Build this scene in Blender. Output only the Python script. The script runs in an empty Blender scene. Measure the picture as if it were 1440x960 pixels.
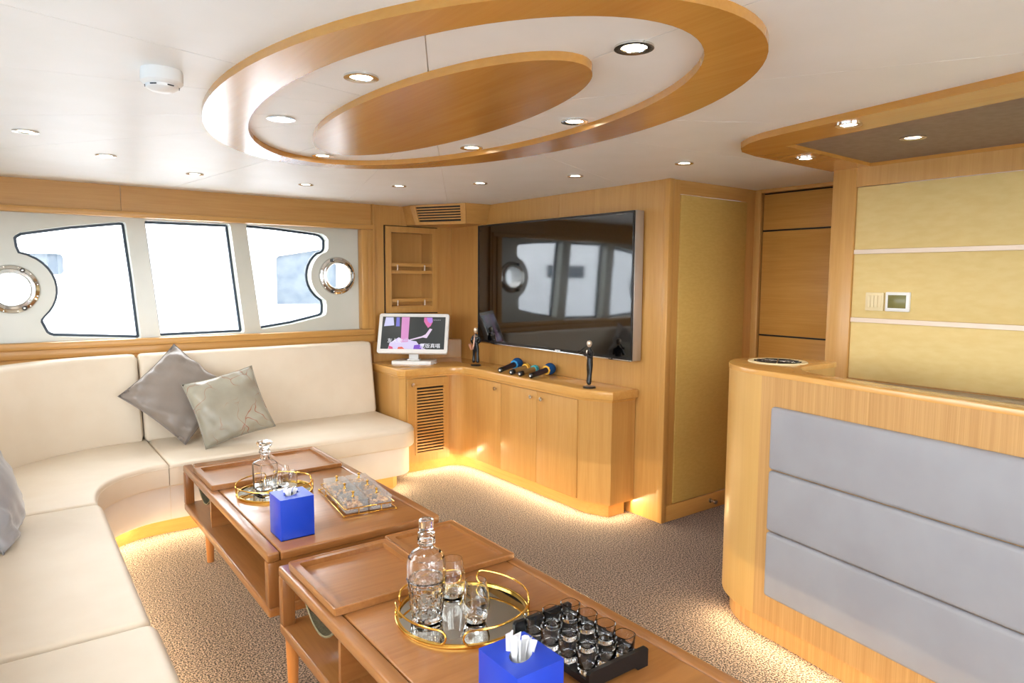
import bpy, bmesh, math, random
from mathutils import Vector, Matrix
random.seed(7)
S = bpy.context.scene
COL = S.collection
PI = math.pi

# ------------------------------------------------------------------ camera
cd = bpy.data.cameras.new('camera'); cam = bpy.data.objects.new('camera', cd); COL.objects.link(cam)
pt, yw, rl = math.radians(5.235), math.radians(36.644), math.radians(0.34)
fh = Vector((math.sin(yw), math.cos(yw), 0)); r_ = Vector((math.cos(yw), -math.sin(yw), 0))
fw = fh * math.cos(pt) - Vector((0, 0, math.sin(pt))); u_ = r_.cross(fw)
R_ = r_ * math.cos(rl) + u_ * math.sin(rl); U_ = u_ * math.cos(rl) - r_ * math.sin(rl)
cam.matrix_world = Matrix(((R_.x, U_.x, -fw.x, 0), (R_.y, U_.y, -fw.y, 0), (R_.z, U_.z, -fw.z, 1.455), (0, 0, 0, 1)))
cd.sensor_width = 36; cd.lens = 957 * 36 / 1440; cd.clip_start = 0.02; cd.clip_end = 400
S.camera = cam

# ------------------------------------------------------------------ sky and exposure
SKY = 11.0
w = bpy.data.worlds.new('world'); S.world = w; w.use_nodes = True
bg = w.node_tree.nodes['Background']; bg.inputs[0].default_value = (0.93, 0.97, 1.0, 1); bg.inputs[1].default_value = SKY
S.view_settings.view_transform = 'Standard'; S.view_settings.look = 'None'; S.view_settings.gamma = 1
S.view_settings.use_curve_mapping = False
S.view_settings.exposure = 0.05

def portal(loc, rot, sx, sy):
    l = bpy.data.lights.new('daylight_portal', 'AREA'); l.shape = 'RECTANGLE'; l.size = sx; l.size_y = sy
    l.cycles.is_portal = True
    o = bpy.data.objects.new('daylight_portal', l); COL.objects.link(o); o.location = loc; o.rotation_euler = rot
portal((1.0, 5.3, 1.45), (-PI/2, 0, 0), 2.4, 0.9)      # forward windows, light goes -Y
portal((-1.0, 2.0, 1.45), (0, -PI/2, 0), 0.9, 5.0)     # port side windows, light goes +X
portal((1.15, -2.75, 1.0), (PI/2, 0, 0), 3.2, 2.0)     # aft glass doors, light goes +Y

# ------------------------------------------------------------------ materials
M = {}
def s2l(c):
    return tuple(((v/255)/12.92 if v/255 <= .04045 else ((v/255+.055)/1.055)**2.4) for v in c) + (1,)
def mat(name, rgb, rough=.5, metal=0, trans=0, ior=1.45, coat=0, emit=None, es=0, sheen=0):
    m = bpy.data.materials.new(name); m.use_nodes = True; b = m.node_tree.nodes['Principled BSDF']
    b.inputs['Base Color'].default_value = s2l(rgb); b.inputs['Roughness'].default_value = rough
    b.inputs['Metallic'].default_value = metal; b.inputs['Transmission Weight'].default_value = trans
    b.inputs['IOR'].default_value = ior; b.inputs['Coat Weight'].default_value = coat
    b.inputs['Coat Roughness'].default_value = .2; b.inputs['Sheen Weight'].default_value = sheen
    if emit: b.inputs['Emission Color'].default_value = s2l(emit); b.inputs['Emission Strength'].default_value = es
    M[name] = m; return m
def N(m, t, **k):
    n = m.node_tree.nodes.new(t)
    for a, v in k.items(): setattr(n, a, v)
    return n
def L(m, a, b): m.node_tree.links.new(a, b)
def wood(name, ca, cb, rough=.35, scale=(14, 14, .7), coat=.15, contrast=(.3, .75), fine=120):
    """veneer: long grain along the axis with the small scale"""
    m = mat(name, ca, rough, coat=coat); b = m.node_tree.nodes['Principled BSDF']
    tc = N(m, 'ShaderNodeTexCoord'); mp = N(m, 'ShaderNodeMapping'); mp.inputs['Scale'].default_value = scale
    L(m, tc.outputs['Object'], mp.inputs[0])
    n1 = N(m, 'ShaderNodeTexNoise'); n1.inputs['Scale'].default_value = 1.6; n1.inputs['Detail'].default_value = 5; n1.inputs['Distortion'].default_value = .6
    L(m, mp.outputs[0], n1.inputs[0])
    n2 = N(m, 'ShaderNodeTexNoise'); n2.inputs['Scale'].default_value = fine/14; n2.inputs['Detail'].default_value = 3
    L(m, mp.outputs[0], n2.inputs[0])
    mx = N(m, 'ShaderNodeMath', operation='MULTIPLY_ADD'); mx.inputs[1].default_value = .45; L(m, n2.outputs[0], mx.inputs[0])
    ad = N(m, 'ShaderNodeMath', operation='MULTIPLY'); ad.inputs[1].default_value = .55; L(m, n1.outputs[0], ad.inputs[0]); L(m, ad.outputs[0], mx.inputs[2])
    cr = N(m, 'ShaderNodeValToRGB'); cr.color_ramp.elements[0].position = contrast[0]; cr.color_ramp.elements[1].position = contrast[1]
    cr.color_ramp.elements[0].color = s2l(cb); cr.color_ramp.elements[1].color = s2l(ca)
    L(m, mx.outputs[0], cr.inputs[0]); L(m, cr.outputs[0], b.inputs['Base Color'])
    bp = N(m, 'ShaderNodeBump'); bp.inputs['Strength'].default_value = .04; bp.inputs['Distance'].default_value = .002
    L(m, n2.outputs[0], bp.inputs['Height']); L(m, bp.outputs[0], b.inputs['Normal'])
    return m
def noisy(name, ca, cb, scale, rough, bump=.2, dist=.002, sheen=0, metal=0, detail=3, stretch=(1, 1, 1), pos=(.35, .65)):
    m = mat(name, ca, rough, metal=metal, sheen=sheen); b = m.node_tree.nodes['Principled BSDF']
    tc = N(m, 'ShaderNodeTexCoord'); mp = N(m, 'ShaderNodeMapping'); mp.inputs['Scale'].default_value = stretch
    L(m, tc.outputs['Object'], mp.inputs[0])
    n = N(m, 'ShaderNodeTexNoise'); n.inputs['Scale'].default_value = scale; n.inputs['Detail'].default_value = detail
    L(m, mp.outputs[0], n.inputs[0])
    cr = N(m, 'ShaderNodeValToRGB'); cr.color_ramp.elements[0].position = pos[0]; cr.color_ramp.elements[1].position = pos[1]
    cr.color_ramp.elements[0].color = s2l(cb); cr.color_ramp.elements[1].color = s2l(ca)
    L(m, n.outputs[0], cr.inputs[0]); L(m, cr.outputs[0], b.inputs['Base Color'])
    bp = N(m, 'ShaderNodeBump'); bp.inputs['Strength'].default_value = bump; bp.inputs['Distance'].default_value = dist
    L(m, n.outputs[0], bp.inputs['Height']); L(m, bp.outputs[0], b.inputs['Normal'])
    return m

OA, OB = (210, 162, 94), (193, 142, 74)
wood('oak_vert', OA, OB, scale=(14, 14, .6))
wood('oak_x', OA, OB, scale=(.6, 14, 14))
wood('oak_y', OA, OB, scale=(14, .6, 14))
wood('oak_door', (204, 152, 78), (184, 130, 58), scale=(14, .6, 14))
wood('oak_bar', (204, 160, 102), (180, 134, 78), scale=(30, 30, .3), contrast=(.36, .64), fine=150)
wood('oak_nose', (212, 170, 104), (202, 158, 90), scale=(14, 14, .3))
wood('oak_gloss_y', (208, 152, 72), (194, 134, 56), rough=.24, scale=(10, .5, 10), coat=.6)
wood('counter_oak', (222, 172, 98), (206, 150, 76), rough=.2, scale=(12, .6, 12), coat=.5)
wood('table_oak_y', (172, 117, 64), (142, 90, 44), rough=.3, scale=(10, .7, 10), coat=.6)
wood('table_oak_x', (176, 120, 66), (146, 92, 46), rough=.28, scale=(.8, 9, 9), coat=.7)
wood('table_oak_z', (164, 110, 60), (138, 86, 42), rough=.32, scale=(12, 12, .8), coat=.3)
noisy('carpet', (168, 145, 130), (56, 45, 39), 150, .95, bump=1, dist=.008, sheen=.1, detail=1, pos=(.44, .57))
noisy('ceiling_panel', (242, 243, 242), (239, 240, 238), 5, .42, bump=.02, dist=.002)
mat('ceiling_back', (236, 230, 220), .8)
noisy('sofa_leather', (230, 217, 197), (227, 213, 192), 8, .5, bump=.0)
noisy('sofa_base', (230, 224, 217), (227, 220, 212), 8, .55, bump=.0)
noisy('white_panel', (212, 214, 206), (206, 209, 200), 3, .18, bump=.0)
mat('reveal_white', (238, 242, 242), .35)
mat('gasket', (38, 52, 66), .4)
mat('black', (14, 14, 15), .35)
mat('dark_gap', (30, 22, 14), .8)
mat('chrome', (215, 213, 208), .1, metal=1)
mat('brushed', (214, 196, 178), .5, metal=.8)
mat('steel', (190, 188, 184), .25, metal=1)
mat('gold', (236, 190, 92), .16, metal=1)
mat('mirror', (205, 208, 204), .02, metal=1)
mat('glass', (255, 255, 255), 0, trans=1, ior=1.47)
mat('tv_screen', (5, 5, 6), .05, ior=1.75)
mat('tv_bezel', (24, 24, 26), .25)
mat('silver_trim', (196, 196, 198), .3, metal=.7)
mat('blue_leather', (12, 62, 190), .38, coat=.2)
mat('tissue', (250, 250, 250), .8)
mat('white_plastic', (238, 238, 236), .35)
mat('cream_plastic', (232, 214, 170), .4)
mat('lcd', (122, 118, 68), .25)
noisy('gold_fabric', (204, 168, 92), (198, 161, 85), 30, .45, bump=.04, dist=.001, stretch=(1, 1, 3))
noisy('gold_paper', (230, 205, 140), (226, 199, 132), 14, .5, bump=.04, dist=.001, stretch=(1, 1, 3))
noisy('taupe', (150, 132, 116), (140, 122, 106), 30, .6, bump=.1, dist=.001)
noisy('grey_leather', (156, 156, 160), (151, 150, 154), 6, .45, bump=.0)
noisy('grey_stone', (150, 140, 132), (138, 126, 116), 20, .3, bump=.02)
noisy('sling_canvas', (150, 142, 112), (128, 120, 90), 200, .9, bump=.3, dist=.001)
noisy('cookie', (236, 186, 122), (166, 104, 58), 45, .8, bump=.6, dist=.006, pos=(.3, .6))
noisy('satin_grey', (140, 130, 122), (133, 123, 115), 6, .34, bump=.05, dist=.003, sheen=.3)
noisy('satin_silver', (162, 161, 164), (155, 154, 157), 6, .3, bump=.05, dist=.003, sheen=.3)
mat('lamp', (255, 248, 232), .5, emit=(255, 240, 214), es=14)
mat('led_strip', (255, 214, 120), .5, emit=(255, 196, 92), es=6)
mat('foam_blue', (18, 74, 132), .95); mat('sky_blue', (46, 150, 214), .5); mat('teal', (62, 168, 178), .5)
mat('yellow', (246, 190, 66), .5); mat('mic_dark', (34, 28, 46), .35); mat('champagne', (196, 166, 112), .3, metal=.6)
mat('statue_black', (26, 26, 28), .28); mat('statue_silver', (222, 206, 186), .3, metal=.6); mat('rose', (226, 178, 158), .3, metal=.5)
mat('outer_white', (244, 246, 248), .5); noisy('outer_glass', (92, 98, 104), (74, 84, 94), 9, .5, bump=0)
mat('sea', (92, 120, 140), .1)
def window_glass(name='pane', ior=1.35):
    m = bpy.data.materials.new(name); m.use_nodes = True; nt = m.node_tree; nt.nodes.clear()
    o = nt.nodes.new('ShaderNodeOutputMaterial'); mx = nt.nodes.new('ShaderNodeMixShader'); t = nt.nodes.new('ShaderNodeBsdfTransparent')
    g = nt.nodes.new('ShaderNodeBsdfGlossy'); g.inputs['Roughness'].default_value = .02; f = nt.nodes.new('ShaderNodeFresnel'); f.inputs[0].default_value = ior
    ge = nt.nodes.new('ShaderNodeNewGeometry'); mm = nt.nodes.new('ShaderNodeMath'); mm.operation = 'SUBTRACT'; mm.inputs[0].default_value = 1; nt.links.new(ge.outputs['Backfacing'], mm.inputs[1])
    mu = nt.nodes.new('ShaderNodeMath'); mu.operation = 'MULTIPLY'; nt.links.new(f.outputs[0], mu.inputs[0]); nt.links.new(mm.outputs[0], mu.inputs[1])   # outer faces reflect, the back of the thin sheet only lets light through
    nt.links.new(mu.outputs[0], mx.inputs[0]); nt.links.new(t.outputs[0], mx.inputs[1]); nt.links.new(g.outputs[0], mx.inputs[2]); nt.links.new(mx.outputs[0], o.inputs[0])
    M[name] = m
window_glass(); window_glass('box_glass', 1.5)
def add_glare(m, k):  # mixes white into the snack box glass to paint the glare on it
    nt = m.node_tree; o = next(n for n in nt.nodes if n.type == 'OUTPUT_MATERIAL'); src = o.inputs[0].links[0].from_socket
    d = nt.nodes.new('ShaderNodeBsdfDiffuse'); d.inputs[0].default_value = (.9, .9, .9, 1); x = nt.nodes.new('ShaderNodeMixShader'); x.inputs[0].default_value = k
    nt.links.new(src, x.inputs[1]); nt.links.new(d.outputs[0], x.inputs[2]); nt.links.new(x.outputs[0], o.inputs[0])
add_glare(M['box_glass'], .13)
def pattern_cushion():
    m = noisy('satin_pattern', (164, 160, 144), (146, 141, 126), 5, .32, bump=.04, dist=.003, sheen=.2)
    nt = m.node_tree; b = nt.nodes['Principled BSDF']; old = b.inputs['Base Color'].links[0].from_socket
    tc = N(m, 'ShaderNodeTexCoord'); nz = N(m, 'ShaderNodeTexNoise'); nz.inputs['Scale'].default_value = 6
    L(m, tc.outputs['Object'], nz.inputs[0])
    mxv = N(m, 'ShaderNodeMixRGB'); mxv.inputs[0].default_value = .22; L(m, tc.outputs['Object'], mxv.inputs[1]); L(m, nz.outputs[1], mxv.inputs[2])
    v = N(m, 'ShaderNodeTexVoronoi'); v.feature = 'DISTANCE_TO_EDGE'; v.inputs['Scale'].default_value = 9; L(m, mxv.outputs[0], v.inputs[0])
    cr = N(m, 'ShaderNodeValToRGB'); cr.color_ramp.elements[0].position = .008; cr.color_ramp.elements[1].position = .022
    cr.color_ramp.elements[0].color = (1, 1, 1, 1); cr.color_ramp.elements[1].color = (0, 0, 0, 1)
    L(m, v.outputs[0], cr.inputs[0])
    n2 = N(m, 'ShaderNodeTexNoise'); n2.inputs['Scale'].default_value = 5; L(m, tc.outputs['Object'], n2.inputs[0])
    c2 = N(m, 'ShaderNodeValToRGB'); c2.color_ramp.elements[0].position = .45; c2.color_ramp.elements[1].position = .58; L(m, n2.outputs[0], c2.inputs[0])
    mu = N(m, 'ShaderNodeMath', operation='MULTIPLY'); L(m, cr.outputs[0], mu.inputs[0]); L(m, c2.outputs[0], mu.inputs[1])
    mx = N(m, 'ShaderNodeMixRGB'); L(m, mu.outputs[0], mx.inputs[0]); L(m, old, mx.inputs[1]); mx.inputs[2].default_value = s2l((150, 98, 76))
    L(m, mx.outputs[0], b.inputs['Base Color'])
pattern_cushion()

# ------------------------------------------------------------------ mesh helpers
def obj(name, bm, m, parent=None, ang=35, loc=None):
    me = bpy.data.meshes.new(name)
    bmesh.ops.recalc_face_normals(bm, faces=bm.faces)
    bm.to_mesh(me); bm.free()
    me.materials.append(M[m] if isinstance(m, str) else m)
    if ang:
        me.shade_smooth(); me.set_sharp_from_angle(angle=math.radians(ang))
    o = bpy.data.objects.new(name, me); COL.objects.link(o)
    if parent: o.parent = parent
    if loc: o.location = loc
    return o
def empty(name, loc=(0, 0, 0), rz=0):
    o = bpy.data.objects.new(name, None); COL.objects.link(o); o.location = loc; o.rotation_euler = (0, 0, rz); o.empty_display_size = .05
    return o
def tag(o, label, cat, group=None):
    o['label'] = label; o['category'] = cat
    if group: o['group'] = group
    return o
def struct(o, label=None):
    o['kind'] = 'structure'
    if label: o['label'] = label
    return o
def merge(a, b):
    me = bpy.data.meshes.new('tmp'); b.to_mesh(me); b.free(); a.from_mesh(me); bpy.data.meshes.remove(me); return a
def box(x0, x1, y0, y1, z0, z1, bev=0, seg=2, into=None):
    b = bmesh.new(); bmesh.ops.create_cube(b, size=1)
    for v in b.verts: v.co = Vector(((x0+x1)/2 + v.co.x*(x1-x0), (y0+y1)/2 + v.co.y*(y1-y0), (z0+z1)/2 + v.co.z*(z1-z0)))
    if bev: bmesh.ops.bevel(b, geom=b.edges[:], offset=bev, segments=seg, profile=.5, affect='EDGES', clamp_overlap=True)
    return merge(into, b) if into is not None else b
def ax(p, h, plane):
    return Vector((p[0], p[1], h)) if plane == 'xy' else Vector((p[0], h, p[1])) if plane == 'xz' else Vector((h, p[0], p[1]))
def plate(poly, h0, h1, plane='xy', holes=(), bev_top=0, bev_bot=0, seg=3, into=None):
    """polygon (with holes) extruded from h0 to h1 along the plane's normal"""
    b = bmesh.new()
    if not holes:
        f = b.faces.new([b.verts.new(ax(p, h0, plane)) for p in poly]); fs = [f]
    else:
        es = []
        for lp in [poly] + list(holes):
            vs = [b.verts.new(ax(p, h0, plane)) for p in lp]
            es += [b.edges.new((vs[i], vs[(i+1) % len(vs)])) for i in range(len(vs))]
        bmesh.ops.triangle_fill(b, use_beauty=True, use_dissolve=False, edges=es); fs = b.faces[:]
    r = bmesh.ops.extrude_face_region(b, geom=fs)
    d = ax((0, 0), h1-h0, plane)
    vs = [g for g in r['geom'] if isinstance(g, bmesh.types.BMVert)]
    bmesh.ops.translate(b, verts=vs, vec=d)
    k = {'xy': 2, 'xz': 1, 'yz': 0}[plane]
    for h, bv in ((h1, bev_top), (h0, bev_bot)):
        if bv:
            es = [e for e in b.edges if all(abs(v.co[k]-h) < 1e-6 for v in e.verts) and len(e.link_faces) == 2 and any(abs(f.normal[k]) < .5 for f in (f for f in e.link_faces if (f.normal_update() or True)))]
            bmesh.ops.bevel(b, geom=es, offset=bv, segments=seg, profile=.5, affect='EDGES', clamp_overlap=True)
    return merge(into, b) if into is not None else b
def ringplate(outer, d, h0, h1, plane='xz'):
    b = bmesh.new(); inn = inset(outer, d); n = len(outer)
    A0, A1, B0, B1 = ([b.verts.new(ax(p, h, plane)) for p in q] for q, h in ((outer, h0), (outer, h1), (inn, h0), (inn, h1)))
    for i in range(n):
        j = (i+1) % n
        for X, Y in ((A0, B0), (B0, B1), (B1, A1), (A1, A0)): b.faces.new((X[i], X[j], Y[j], Y[i]))
    return b
def lathe(prof, seg=24, c=(0, 0, 0), into=None, rot=None, sq=0):
    b = bmesh.new(); rings = []
    for r, z in prof:
        if r < 1e-6: rings.append([b.verts.new((0, 0, z))])
        else:
            ring = []
            for i in range(seg):
                a = 2*PI*i/seg
                k = 1
                if sq: k = (abs(math.cos(a))**sq + abs(math.sin(a))**sq)**(-1/sq)
                ring.append(b.verts.new((r*k*math.cos(a), r*k*math.sin(a), z)))
            rings.append(ring)
    for A, B in zip(rings, rings[1:]):
        for i in range(seg):
            a0, a1 = A[i % len(A)], A[(i+1) % len(A)]; b0, b1 = B[i % len(B)], B[(i+1) % len(B)]
            q = []
            for v in (a0, a1, b1, b0):
                if v not in q: q.append(v)
            if len(q) > 2: b.faces.new(q)
    for A in (rings[0], rings[-1]):
        if len(A) > 1 and prof[0] != prof[-1]: b.faces.new(A)
    if rot: bmesh.ops.transform(b, matrix=rot, verts=b.verts)
    bmesh.ops.translate(b, verts=b.verts, vec=c)
    return merge(into, b) if into is not None else b
def tube(pts, r, seg=8, cyc=False, into=None):
    b = bmesh.new(); pts = [Vector(p) for p in pts]; n = len(pts); rings = []; up = None
    for i, p in enumerate(pts):
        t = (pts[(i+1) % n] - pts[i-1]) if cyc else (pts[min(i+1, n-1)] - pts[max(i-1, 0)])
        t.normalize()
        if up is None: up = t.orthogonal()
        up = (up - t*up.dot(t)).normalized(); s = t.cross(up)
        rr = r[i] if isinstance(r, (list, tuple)) else r
        rings.append([b.verts.new(p + (up*math.cos(2*PI*k/seg) + s*math.sin(2*PI*k/seg))*rr) for k in range(seg)])
    for i in range(n if cyc else n-1):
        A, B = rings[i], rings[(i+1) % n]
        off = 0
        if cyc and i == n-1: off = min(range(seg), key=lambda k: (A[0].co-B[k].co).length)
        for k in range(seg): b.faces.new((A[k], A[(k+1) % seg], B[(k+1+off) % seg], B[(k+off) % seg]))
    if not cyc: b.faces.new(rings[0]); b.faces.new(rings[-1])
    return merge(into, b) if into is not None else b
def arc(cx, cy, r, a0, a1, n, ry=None):
    return [(cx + r*math.cos(math.radians(a0+(a1-a0)*i/n)), cy + (ry or r)*math.sin(math.radians(a0+(a1-a0)*i/n))) for i in range(n+1)]
def inset(poly, d):
    n = len(poly); out = []
    A = sum(poly[i][0]*poly[(i+1) % n][1] - poly[(i+1) % n][0]*poly[i][1] for i in range(n)); sg = 1 if A > 0 else -1
    for i in range(n):
        p0, p, p1 = Vector(poly[i-1]), Vector(poly[i]), Vector(poly[(i+1) % n])
        e0 = (p-p0).normalized(); e1 = (p1-p).normalized()
        n0 = Vector((-e0.y, e0.x))*sg; n1 = Vector((-e1.y, e1.x))*sg
        m = (n0+n1); l = max(m.length, .3); m.normalize(); k = d/max(.45, m.dot(n0))
        out.append((p.x+m.x*k, p.y+m.y*k))
    return out
def rrect(x0, x1, y0, y1, r, n=5):
    return arc(x1-r, y1-r, r, 0, 90, n) + arc(x0+r, y1-r, r, 90, 180, n) + arc(x0+r, y0+r, r, 180, 270, n) + arc(x1-r, y0+r, r, 270, 360, n)
def smooth_path(pts, n=6):
    P = [Vector(p) for p in pts]; out = []
    for i in range(len(P)-1):
        a = P[max(i-1, 0)]; b = P[i]; c = P[i+1]; d = P[min(i+2, len(P)-1)]
        for k in range(n):
            t = k/n
            out.append(.5*((2*b) + (c-a)*t + (2*a-5*b+4*c-d)*t*t + (3*b-a-3*c+d)*t**3))
    out.append(P[-1]); return [tuple(v) for v in out]
def copytree(o, parent=None):
    c = o.copy(); COL.objects.link(c)
    if parent: c.parent = parent
    for ch in list(o.children): copytree(ch, c)
    return c

ZC, XW, YC, YB, XD, XY = 2.035, 3.09, 2.652, 5.03, 3.948, 3.41

# ------------------------------------------------------------------ floor
struct(obj('floor', box(-.9, 4.1, -2.7, 5.1, -.06, 0), 'carpet', ang=0), 'brown speckled carpet floor')

# ------------------------------------------------------------------ ceiling: radial white panels with open seams
ceil = struct(obj('ceiling', box(-.9, 4.1, -2.7, 5.1, ZC+.005, ZC+.1), 'ceiling_back', ang=0), 'white panelled cabin ceiling')
cc = Vector((1.245, 2.155)); RX0, RX1, RY0, RY1 = -.82, 3.99, -2.62, 5.07
angs = sorted([72.7, 57.7, 141.4, 124.6, 193, 328.1, 354.3, 238.8, 272, 300, 97, 25, 168])
def hit(a):
    d = Vector((math.cos(math.radians(a)), math.sin(math.radians(a)))); t = 1e9
    for k, lo, hi in ((0, RX0, RX1), (1, RY0, RY1)):
        if d[k] > 1e-6: t = min(t, (hi-cc[k])/d[k])
        if d[k] < -1e-6: t = min(t, (lo-cc[k])/d[k])
    return cc + d*t
cor = [(math.degrees(math.atan2(y-cc.y, x-cc.x)) % 360, Vector((x, y))) for x in (RX0, RX1) for y in (RY0, RY1)]
for i, a in enumerate(angs):
    b = angs[(i+1) % len(angs)]; bb = b if b > a else b+360
    pts = [cc.copy(), hit(a)] + [p for t, p in sorted(((t if t > a else t+360), p) for t, p in cor) if a < t < bb] + [hit(b)]
    poly = inset([(p.x, p.y) for p in pts], .001)
    # cut the tip so that panels do not meet in a point
    poly[0] = tuple(Vector(poly[0]) + (Vector(((poly[1][0]+poly[-1][0])/2, (poly[1][1]+poly[-1][1])/2)) - cc).normalized()*.004)
    obj('ceiling_panel', plate(poly, ZC, ZC+.0055), 'ceiling_panel', ceil, ang=0)
# oval wooden ring and core
def ellipse(cx, cy, rx, ry, n=96, rot=0):
    c, s = math.cos(math.radians(rot)), math.sin(math.radians(rot)); o = []
    for i in range(n):
        x, y = rx*math.cos(2*PI*i/n), ry*math.sin(2*PI*i/n); o.append((cx+x*c-y*s, cy+x*s+y*c))
    return o
ring = obj('ceiling_ring', plate(ellipse(1.252, 2.151, .72, 1.235), ZC-.023, ZC+.002, holes=[ellipse(1.238, 2.156, .554, 1.116, rot=-1.5)]), 'oak_gloss_y', ang=30)
tag(ring, 'large oval ring of glossy oak on the white ceiling', 'ceiling ring')
tag(obj('ceiling_medallion', plate(ellipse(1.228, 2.178, .282, .82, rot=-.8), ZC-.023, ZC+.002), 'oak_gloss_y', ang=30),
    'solid oval of glossy oak inside the ceiling ring', 'ceiling panel')

# bar soffit: oak border and taupe inset
sof = [(2.06, -.9), (2.287, .714), (2.40, 1.50), (2.425, 1.62), (2.46, 1.70), (2.52, 1.78), (2.60, 1.83), (2.74, 1.856), (3.42, 1.87), (3.42, -.9)]
ins = [(2.27, -.8), (2.50, .778), (2.63, 1.64), (3.42, 1.665), (3.42, -.8)]
sf = empty('bar_soffit', (2.8, .6, 2.0))
def sub(o, p): o.parent = p; o.matrix_parent_inverse = p.matrix_world.inverted() if False else Matrix.Translation(-p.location); return o
ins_h = [(x if x < 3.4 else 3.40, y) for x, y in ins]
sub(obj('border', plate(sof, 2.010, ZC+.002, holes=[ins_h]), 'oak_gloss_y', ang=20), sf)
sub(obj('inset_panel', plate(inset(ins_h, -.01), 2.026, ZC+.001), 'taupe', ang=0), sf)
tag(sf, 'dropped oak-edged ceiling panel with taupe inset over the bar', 'ceiling panel')

# ------------------------------------------------------------------ downlights
def downlight(x, y, z, rad, label, group, power=5.0):
    e = empty('downlight', (x, y, z)); tag(e, label, 'ceiling light', group)
    obj('trim_ring', lathe([(rad*.62, .001), (rad*.66, -.004), (rad, -.005), (rad, .002), (rad*.62, .002), (rad*.62, .001)], 28), 'chrome', e)
    obj('lens', lathe([(0, -.0012), (rad*.63, -.0012), (rad*.63, .001), (0, .001)], 24), 'lamp', e)
    l = bpy.data.lights.new('downlight_beam', 'SPOT'); l.energy = power; l.color = (1, .95, .88); l.spot_size = 2.2; l.spot_blend = .9; l.shadow_soft_size = .04
    o = bpy.data.objects.new('downlight_beam', l); COL.objects.link(o); o.location = (0, 0, -.012); o.parent = e
for x, y in ((.098, 3.408), (.421, 3.835), (.89, 4.193), (1.536, 4.225), (2.02, 3.915), (2.345, 3.487), (2.603, 2.913), (2.742, 2.261)):
    downlight(x, y, ZC, .046, 'round chrome downlight in the white ceiling outside the oval ring', 'downlights around the oval')
for x, y in ((.858, 1.892), (.84, 2.55), (1.244, 3.19), (1.69, 2.581), (1.712, 1.924), (1.294, 1.235)):
    downlight(x, y, ZC, .05, 'round chrome downlight in the white band between oval ring and oak medallion', 'downlights inside the oval')
for x, y in ((2.44, 1.28), (2.955, 1.742)):
    downlight(x, y, 2.010, .045, 'round chrome downlight in the oak border of the bar soffit', 'downlights in the soffit border')
downlight(2.93, 1.274, 2.026, .048, 'round chrome downlight in the taupe panel over the bar', None)
# smoke detector
sd = empty('smoke_detector', (.385, 2.18, ZC))
obj('body', lathe([(.053, .001), (.055, -.006), (.055, -.034), (.05, -.04), (.042, -.043)], 36), 'white_plastic', sd)
cap = obj('sensor_cap', lathe([(.044, -.040), (.042, -.05), (.03, -.058), (0, -.06)], 32), 'white_plastic', sd)
for k in range(6):
    a = k*60-100; b = box(-.009, .009, -.0445, -.0425, -.0485, -.0455)
    bmesh.ops.rotate(b, verts=b.verts, cent=(0, 0, 0), matrix=Matrix.Rotation(math.radians(a), 3, 'Z')); obj('slot', b, 'black', cap)
tag(sd, 'white round smoke detector on the ceiling', 'smoke detector')

# ------------------------------------------------------------------ forward wall with windows
W1 = [(.055, 1.685), (.064, 1.699), (.091, 1.718), (.344, 1.768), (.620, 1.808), (.640, 1.806), (.648, 1.795), (.68, 1.448), (.708, 1.058), (.700, 1.05), (.232, 1.083), (.210, 1.092), (.193, 1.107), (.166, 1.175), (.168, 1.192)] \
     + [(.03+.222*math.cos(math.radians(a)), 1.375+.222*math.sin(math.radians(a))) for a in range(-46, 64, 10)] + [(.114, 1.580), (.073, 1.592), (.060, 1.63)]
W2 = [(.756, 1.815), (.766, 1.825), (1.283, 1.828), (1.294, 1.818), (1.369, 1.072), (1.36, 1.062), (.832, 1.057), (.822, 1.067)]
W3 = [(1.401, 1.823), (1.412, 1.832), (1.634, 1.821), (1.923, 1.796), (1.965, 1.787), (1.99, 1.770), (2.006, 1.744), (2.005, 1.682), (1.995, 1.66), (1.975, 1.645)] \
     + [(2.071+.206*math.cos(math.radians(a)), 1.472+.206*math.sin(math.radians(a))) for a in range(128, 238, 10)] + [(1.977, 1.285), (1.984, 1.246), (1.981, 1.189), (1.972, 1.172), (1.951, 1.161), (1.726, 1.112), (1.494, 1.08), (1.484, 1.088)]
PL, PR = (.030, 1.377), (2.071, 1.472)
def circ(c, r, n=40): return [(c[0]+r*math.cos(2*PI*i/n), c[1]+r*math.sin(2*PI*i/n)) for i in range(n)]
wb = struct(empty('wall_forward', (1, YB, 0)))
def part(name, bm, m, parent, ang=35): return sub(obj(name, bm, m, None, ang), parent)
part('white_panel', plate([(-.82, .95), (2.30, .95), (2.30, 1.9), (-.82, 1.9)], 5.06, 5.165, 'xz', holes=[W1, W2, W3, circ(PL, .112), circ(PR, .112)]), 'white_panel', wb, 30)
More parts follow.
